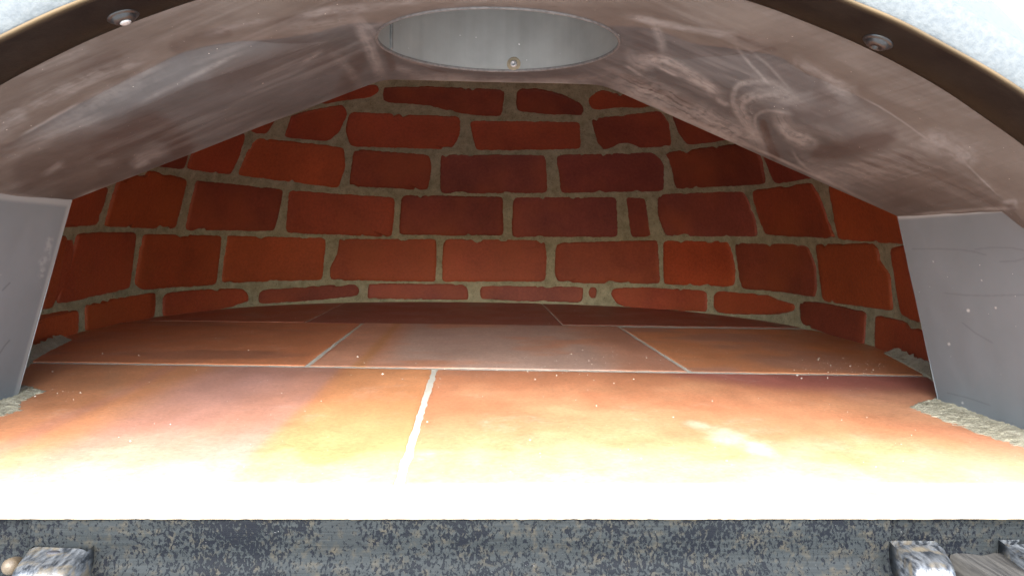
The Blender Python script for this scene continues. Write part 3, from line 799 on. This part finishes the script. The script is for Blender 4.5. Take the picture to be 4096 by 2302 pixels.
def foot(pix, off, h):
    """mortar smear where the dome meets the hearth"""
    P = np.array([hz(*p) for p in pix]); k = 90
    s = np.linspace(0, 1, k); d = np.r_[0, np.cumsum(np.linalg.norm(np.diff(P, axis=0), axis=1))]; d /= d[-1]
    Q = np.stack([np.interp(s, d, P[:, i]) for i in range(3)], -1)
    outw = np.c_[Q[:, 0], Q[:, 1] - DCY]; outw /= np.linalg.norm(outw, axis=1, keepdims=True)
    T = np.linspace(0, 1, 14)
    wv = (.75 + .6 * fbm(s * 30, s * 0, 8))
    G = np.zeros((k, 14, 3))
    for j, tt in enumerate(T):
        G[:, j, :2] = Q[:, :2] + outw * (off * (tt - .25) * wv)[:, None]
        G[:, j, 2] = -.003 + .004 * sstep(0, .15, tt) + h * tt ** 1.4 * wv
    G[..., 2] += (fbm(G[..., 0] * 150, G[..., 1] * 150, 37) - .5) * .0035
    return mesh_obj('mortar_fillet', G.reshape(-1, 3), grid_faces(k, 14), M_FILLET, oven)
foot([(3780,1590),(3765,1540),(3700,1500),(3620,1455),(3540,1415)], .013, .007)
foot([(60,1530),(90,1480),(130,1440),(200,1400),(280,1362)], .014, .006)

# ---- flue pipe over the hole
prof = []
NP = 96
zb, ztop, th = .2323, .62, .0012
rows_ = [(FR - .0004, z) for z in np.linspace(zb, ztop, 40)] + [(FR + th, ztop), (FR + th, zb), (FR - .0004, zb)]
V, Fc = lathe(rows_, (FX, FY, 0), (0, 0, 1), NP)
pipe = mesh_obj('flue_pipe', V, [f[::-1] for f in Fc], M_PIPE, oven)
# folded seam up the inside of the pipe
sa = math.atan2(.30, -.80)
V, Fc = box(-.0013, .0013, -.0008, .0008, zb + .001, ztop - .01)
sx_, sy_ = FX + (FR - .001) * math.cos(sa), FY + (FR - .001) * math.sin(sa)
ca, sn = math.cos(sa + math.pi / 2), math.sin(sa + math.pi / 2)
V = [(sx_ + x * ca - y * sn, sy_ + x * sn + y * ca, z) for x, y, z in V]
seam = mesh_obj('seam', V, Fc, mat_simple('seam_dark_zinc', (.14, .147, .143), .6, .2), pipe, False); bevel(seam, .0006)  # seam zinc is darker than the pipe
V, Fc = lathe([(FR - .0007, .2331), (FR - .0007, .2316), (FR + .0001, .2312), (FR + .0007, .2314), (FR + .0010, .2330)], (FX, FY, 0), (0, 0, 1), 160)
mesh_obj('collar', V, [f[::-1] for f in Fc], mat_simple('dusty_collar_zinc', (.085, .082, .082), .6, 0, 400, .5), pipe)
# rivet on the far side of the pipe with its heat-stained washer
d = ray(2055, 256); A = d[0] ** 2 + d[1] ** 2; B = -2 * (d[0] * FX + d[1] * FY); Cq = FX ** 2 + FY ** 2 - (FR - .0005) ** 2
tt = (-B + math.sqrt(B * B - 4 * A * Cq)) / (2 * A); rp = C0 + d * tt
nin = np.array([FX - rp[0], FY - rp[1], 0]); nin /= np.linalg.norm(nin)
V, Fc = lathe([(.0, .0003), (.0040, .0003), (.0046, .0001), (.0048, -.001)], rp, nin, 28); washer = mesh_obj('washer', V, Fc, M_STAIN, pipe)
V, Fc = lathe([(0, .0004), (.0009, .0004), (.0011, .0014), (.0015, .0016), (.0020, .0012), (.0023, .0003)], rp, nin, 24); mesh_obj('rivet', V, Fc, M_BRIGHT, pipe)

# ---- blackened steel strip round the arch, with two bolts
nA, a0, a1 = 220, math.radians(12), math.radians(168)
sec = [(.0040, .3330), (.0002, .3330), (0.0, .3325), (0, .328), (-.0002, .324), (0.0, .318), (.0002, .311), (.0002, .3040), (.0005, .3022), (.0008, .3014), (.0013, .3011), (.0020, .3013), (.0022, .3022), (.0046, .333)]
V, ed, lw = [], [], []
for k in range(nA):
    a = a0 + (a1 - a0) * k / (nA - 1)
    for j, (r, y) in enumerate(sec):
        wv = (vnoise(k * .23, j * .1, 5) - .5) * .0006
        V.append((ACX + (AR + r + wv) * math.cos(a), y, ACZ + (AR + r + wv) * math.sin(a)))
        ed.append([0, 0, 0, 0, 0, 0, 0, 0, .25, .7, .8, .7, .3, 0][j] * (.6 + .6 * vnoise(k * .3, 3, 9)))
        lw.append([.4, .5, .6, .7, .45, .1, 0, 0, 0, 0, 0, 0, 0, 0][j] * (.4 + .8 * vnoise(k * .12, 7, 2)))
band = mesh_obj('arch_strip', V, [f[::-1] for f in grid_faces(nA, len(sec))], M_BAND, oven, True, None, {'edge': np.clip(ed, 0, 1), 'low': np.clip(lw, 0, 1)})
def on_band(px, py):
    d = ray(px, py); lo, hi = .2, .5
    for _ in range(40):
        m = (lo + hi) / 2; q = C0 + d * m
        if np.hypot(q[0] - ACX, q[2] - ACZ) < AR: lo = m
        else: hi = m
    nrm = np.array([ACX - q[0], 0, ACZ - q[2]]); return q, nrm / np.linalg.norm(nrm)
q, nr = on_band(492, 66)
HEAD = [(.0064, -.0008), (.0064, .0003), (.0061, .0006), (.0052, .0007), (.0050, .0010), (.0045, .0018), (.0036, .0024), (.0019, .0027)]
V, Fc = lathe(HEAD + [(.0018, .0020), (0, .0020)], q, nr, 36); b1 = mesh_obj('bolt', V, Fc, M_BOLT, band)
V, Fc = lathe([(.0023, .0025), (.0022, .0030), (.0012, .0033), (0, .0034)], q, nr, 24); mesh_obj('bolt_glint', V, Fc, M_BRIGHT, b1)  # bright disc added for the glint at the bolt centre
q, nr = on_band(3512, 168)
V, Fc = lathe(HEAD + [(.0017, .0012), (0, .0012)], q, nr, 36); mesh_obj('bolt', V, Fc, M_BOLT, band)

# ---- white textured outer shell behind the strip
secs = [(AR + .0021, .3075), (AR + .0024, .3045), (AR + .0040, .3035), (AR + .014, .3035), (AR + .019, .3045), (AR + .022, .308), (AR + .025, .318), (.47, .38), (.53, .46), (.61, .56), (.69, .68), (.74, .86), (.74, 1.05), (.68, 1.25), (.54, 1.45), (.34, 1.58), (.02, 1.62)]
nS = 260
V = []
for k in range(nS):
    a = math.radians(6) + math.radians(168) * k / (nS - 1)
    for j, (r, y) in enumerate(secs):
        nz = (fbm(k * .5, j * 1.3, 44) - .5) * .0012 if 0 < j < 8 else 0
        V.append((ACX + (r + nz) * math.cos(a), y + nz * .6, max(-.05, ACZ + (r + nz) * math.sin(a))))
mesh_obj('outer_shell', V, [f[::-1] for f in grid_faces(nS, len(secs))], M_STUCCO, oven)

# ---- front: pale steel lip, then the worn black bar with hinge lugs
LF = [hz(0, 2072), hz(2000, 2068), hz(4096, 2072)]
yl, yr = LF[0][1], LF[2][1]
def y_front(x): return yl + (yr - yl) * (x - LF[0][0]) / (LF[2][0] - LF[0][0])
nl = 500; xsL = np.linspace(-.40, .42, nl)
secL = [(.0330, -.004), (.0330, .0004), (.0320, .0008), (.0012, .0008), (.0003, .0006), (0, .0003), (.0002, -.0003), (.0014, -.0009)]
V = []
for k in range(nl):
    for dy, z in secL:
        w = (vnoise(k * .5, 1, 2) - .5) * .0006 + max(0, vnoise(k * .8, 4, 6) - .72) * .004
        V.append((xsL[k], y_front(xsL[k]) + dy + w * (dy < .02), z - abs(w) * .25))
mesh_obj('front_lip', V, grid_faces(nl, len(secL)), M_LEDGE, oven)
BX0, BX1 = hy(100, 2100, .316)[0], hy(3578, 2100, .314)[0]
def bar(x0, x1, dy, name):
    n = max(12, int((x1 - x0) / .004)); X = np.linspace(x0, x1, n)
    sec = [(.020, -.0008), (.0030, -.0008), (.0019, -.0011), (.0014, -.0022), (.0014, -.012), (.0012, -.0165), (.0006, -.0190), (-.0005, -.0215), (-.0022, -.0236), (-.0042, -.0250), (-.0052, -.031), (.020, -.031)]
    V = []
    for k in range(n):
        for j, (a, z) in enumerate(sec):
            r = .0018 * (1 - sstep(0, .004, min(X[k] - x0, x1 - X[k])))     # rounded ends
            V.append((X[k], y_front(X[k]) + a + dy + r + (vnoise(k * .7, j * .8, 3) - .5) * .0003, z))
    Fs = grid_faces(n, len(sec)); L = len(sec)
    Fs += [tuple(range(L))[::-1], tuple((n - 1) * L + i for i in range(L))]
    return mesh_obj(name, V, Fs, M_BAR, oven)
bar(BX0, BX1, 0, 'front_bar')
bar(-.42, BX0 - .0003, .0022, 'end_plate'); bar(BX1 + .0003, .43, .0026, 'end_plate')
def lug(pTL, pTR, pFR, pFL, ztop, name='hinge_lug', depth=.03, mat=None):
    """forged lug: top face traced on its own height, front rounded over"""
    TL, TR, FR_, FL = [hz(*p, ztop) for p in (pTL, pTR, pFR, pFL)]
    nx, rows_l = 14, []
    prof = [(0, 0, .0005), (.15, 0, .0002), (.35, 0, 0), (.6, 0, 0), (.85, 0, -.0002), (1.0, 0, -.0012)]
    V = []
    for i in range(nx):
        s = i / (nx - 1); e = min(s, 1 - s)
        A_ = TL + (TR - TL) * s; B_ = FL + (FR_ - FL) * s
        rd = .0012 * (1 - sstep(0, .12, e))
        for tq, _, dz in prof:
            q = A_ + (B_ - A_) * tq; V.append((q[0], q[1], q[2] + dz - rd))
        fwd = (B_ - A_); fwd /= np.linalg.norm(fwd)
        for dd, dz in ((.0016, -.0032), (.0026, -.0065), (.0026, -depth)):
            q = B_ + fwd * dd; V.append((q[0], q[1], q[2] + dz))
        V.append((A_[0], A_[1] + .006, ztop - depth)); V.append((A_[0], A_[1] + .006, ztop))
    L = len(prof) + 5
    Fs = grid_faces(nx, L) + [tuple(range(L)), tuple((nx - 1) * L + i for i in range(L))[::-1]]
    return mesh_obj(name, V, Fs, mat or M_LUG, oven)
lugL = lug((118, 2188), (350, 2198), (262, 2278), (48, 2272), -.0118)
lug((3584, 2182), (3775, 2184), (3822, 2262), (3655, 2256), -.0115)
lug((4034, 2180), (4200, 2176), (4290, 2250), (4100, 2230), -.0112)
q = hz(215, 2202, -.0112); V, Fc = lathe([(.0027, .0), (.0026, .0004), (.0, .0004)], (q[0], q[1] - .0005, -.01185), (0, 0, 1), 14)
V = [(q[0] + (x - q[0]) * 1.0, q[1] + (y - q[1]) * .6, z) for x, y, z in V]
mesh_obj('bolt_hole', V, Fc, mat_simple('hole_shadow_paint', (.012, .012, .016), .7), lugL)
kc = hz(20, 2285, -.020); V, Fc = lathe([(.0036, -.02), (.0036, -.002), (.0034, .0008), (.0026, .0026), (.0012, .0034), (0, .0036)], (kc[0], kc[1] + .004, -.0195), (0.15, -1, .35), 28)
mesh_obj('hinge_knob', V, Fc, M_TAN, oven)
# ridged hinge leaf running towards the viewer at the right
def mat_leaf():
    t = NT('grained_worn_paint'); vs = t.coord((420, 28, 200)); l = t.noise(1.0, 4, .65, vs)
    c = t.mix((.010, .0095, .009), (.05, .047, .042), t.ramp(l, [(.32, 0.0), (.66, 1.0)])); t.bump(l, .6, .0012); return t.out(c, .5, 0, .5)
xa, xb2 = hz(3808, 2229, -.0165)[0], .43
nX, nY = 90, 24
XX, YY = np.meshgrid(np.linspace(xa, xb2, nX), np.linspace(.255, y_front(xa) + .002, nY), indexing='ij')
ZZ = -.0165 + .0022 * np.abs(np.sin((XX - xa) / .0165 * math.pi)) ** .5 * 1.0 - .0022 + (fbm(XX * 300, YY * 40, 9) - .5) * .0008
ZZ[0, :] = -.03
mesh_obj('hinge_leaf', np.stack([XX, YY, ZZ], -1).reshape(-1, 3), grid_faces(nX, nY), mat_leaf(), oven)

# ---- loose crumbs of mortar and grit on the hearth
V, Fs = [], []
def crumb(p, r):
    n = len(V)
    J = [rng.uniform(.6, 1.2) for _ in range(6)]
    o = [(1, 0, 0), (-1, 0, 0), (0, 1, 0), (0, -1, 0), (0, 0, 1), (0, 0, -.3)]
    for (a, b, c), j in zip(o, J): V.append((p[0] + a * r * j, p[1] + b * r * j, p[2] + c * r * j * .8))
    Fs.extend([(n, n + 2, n + 4), (n + 2, n + 1, n + 4), (n + 1, n + 3, n + 4), (n + 3, n, n + 4), (n + 2, n, n + 5), (n + 1, n + 2, n + 5), (n + 3, n + 1, n + 5), (n, n + 3, n + 5)])
for _ in range(420):
    x, y = rng.uniform(-.34, .36), rng.uniform(.36, 1.2)
    crumb((x, y, .0009), min(.0006, abs(rng.normal(0, .00022)) + .00012))
for cx0, cy0, sd, k in ((.37, .72, .035, 60), (.33, .68, .03, 40), (.05, .66, .05, 50), (.10, .76, .05, 40), (-.33, .56, .02, 30)):
    for _ in range(k):
        crumb((cx0 + rng.normal(0, sd), cy0 + rng.normal(0, sd * .6), .0009), min(.0009, abs(rng.normal(0, .0003)) + .00015))
for p in [(1530+0,1500),(2535,1520),(3206,1517),(3190,1505),(1430,1430),(410,1418),(555,1425),(210,1490),(2300,1243)]:
    q = hz(*p); crumb((q[0], q[1], .001), .0011)
cr = mesh_obj('mortar_crumbs', V, Fs, mat_simple('pale_grit', (.62, .58, .50), .9, 0, 400, .2), None, False)
cr['kind'] = 'stuff'; cr['category'] = 'crumbs'; cr['label'] = 'tiny pale mortar crumbs and grit scattered loose over the terracotta hearth'
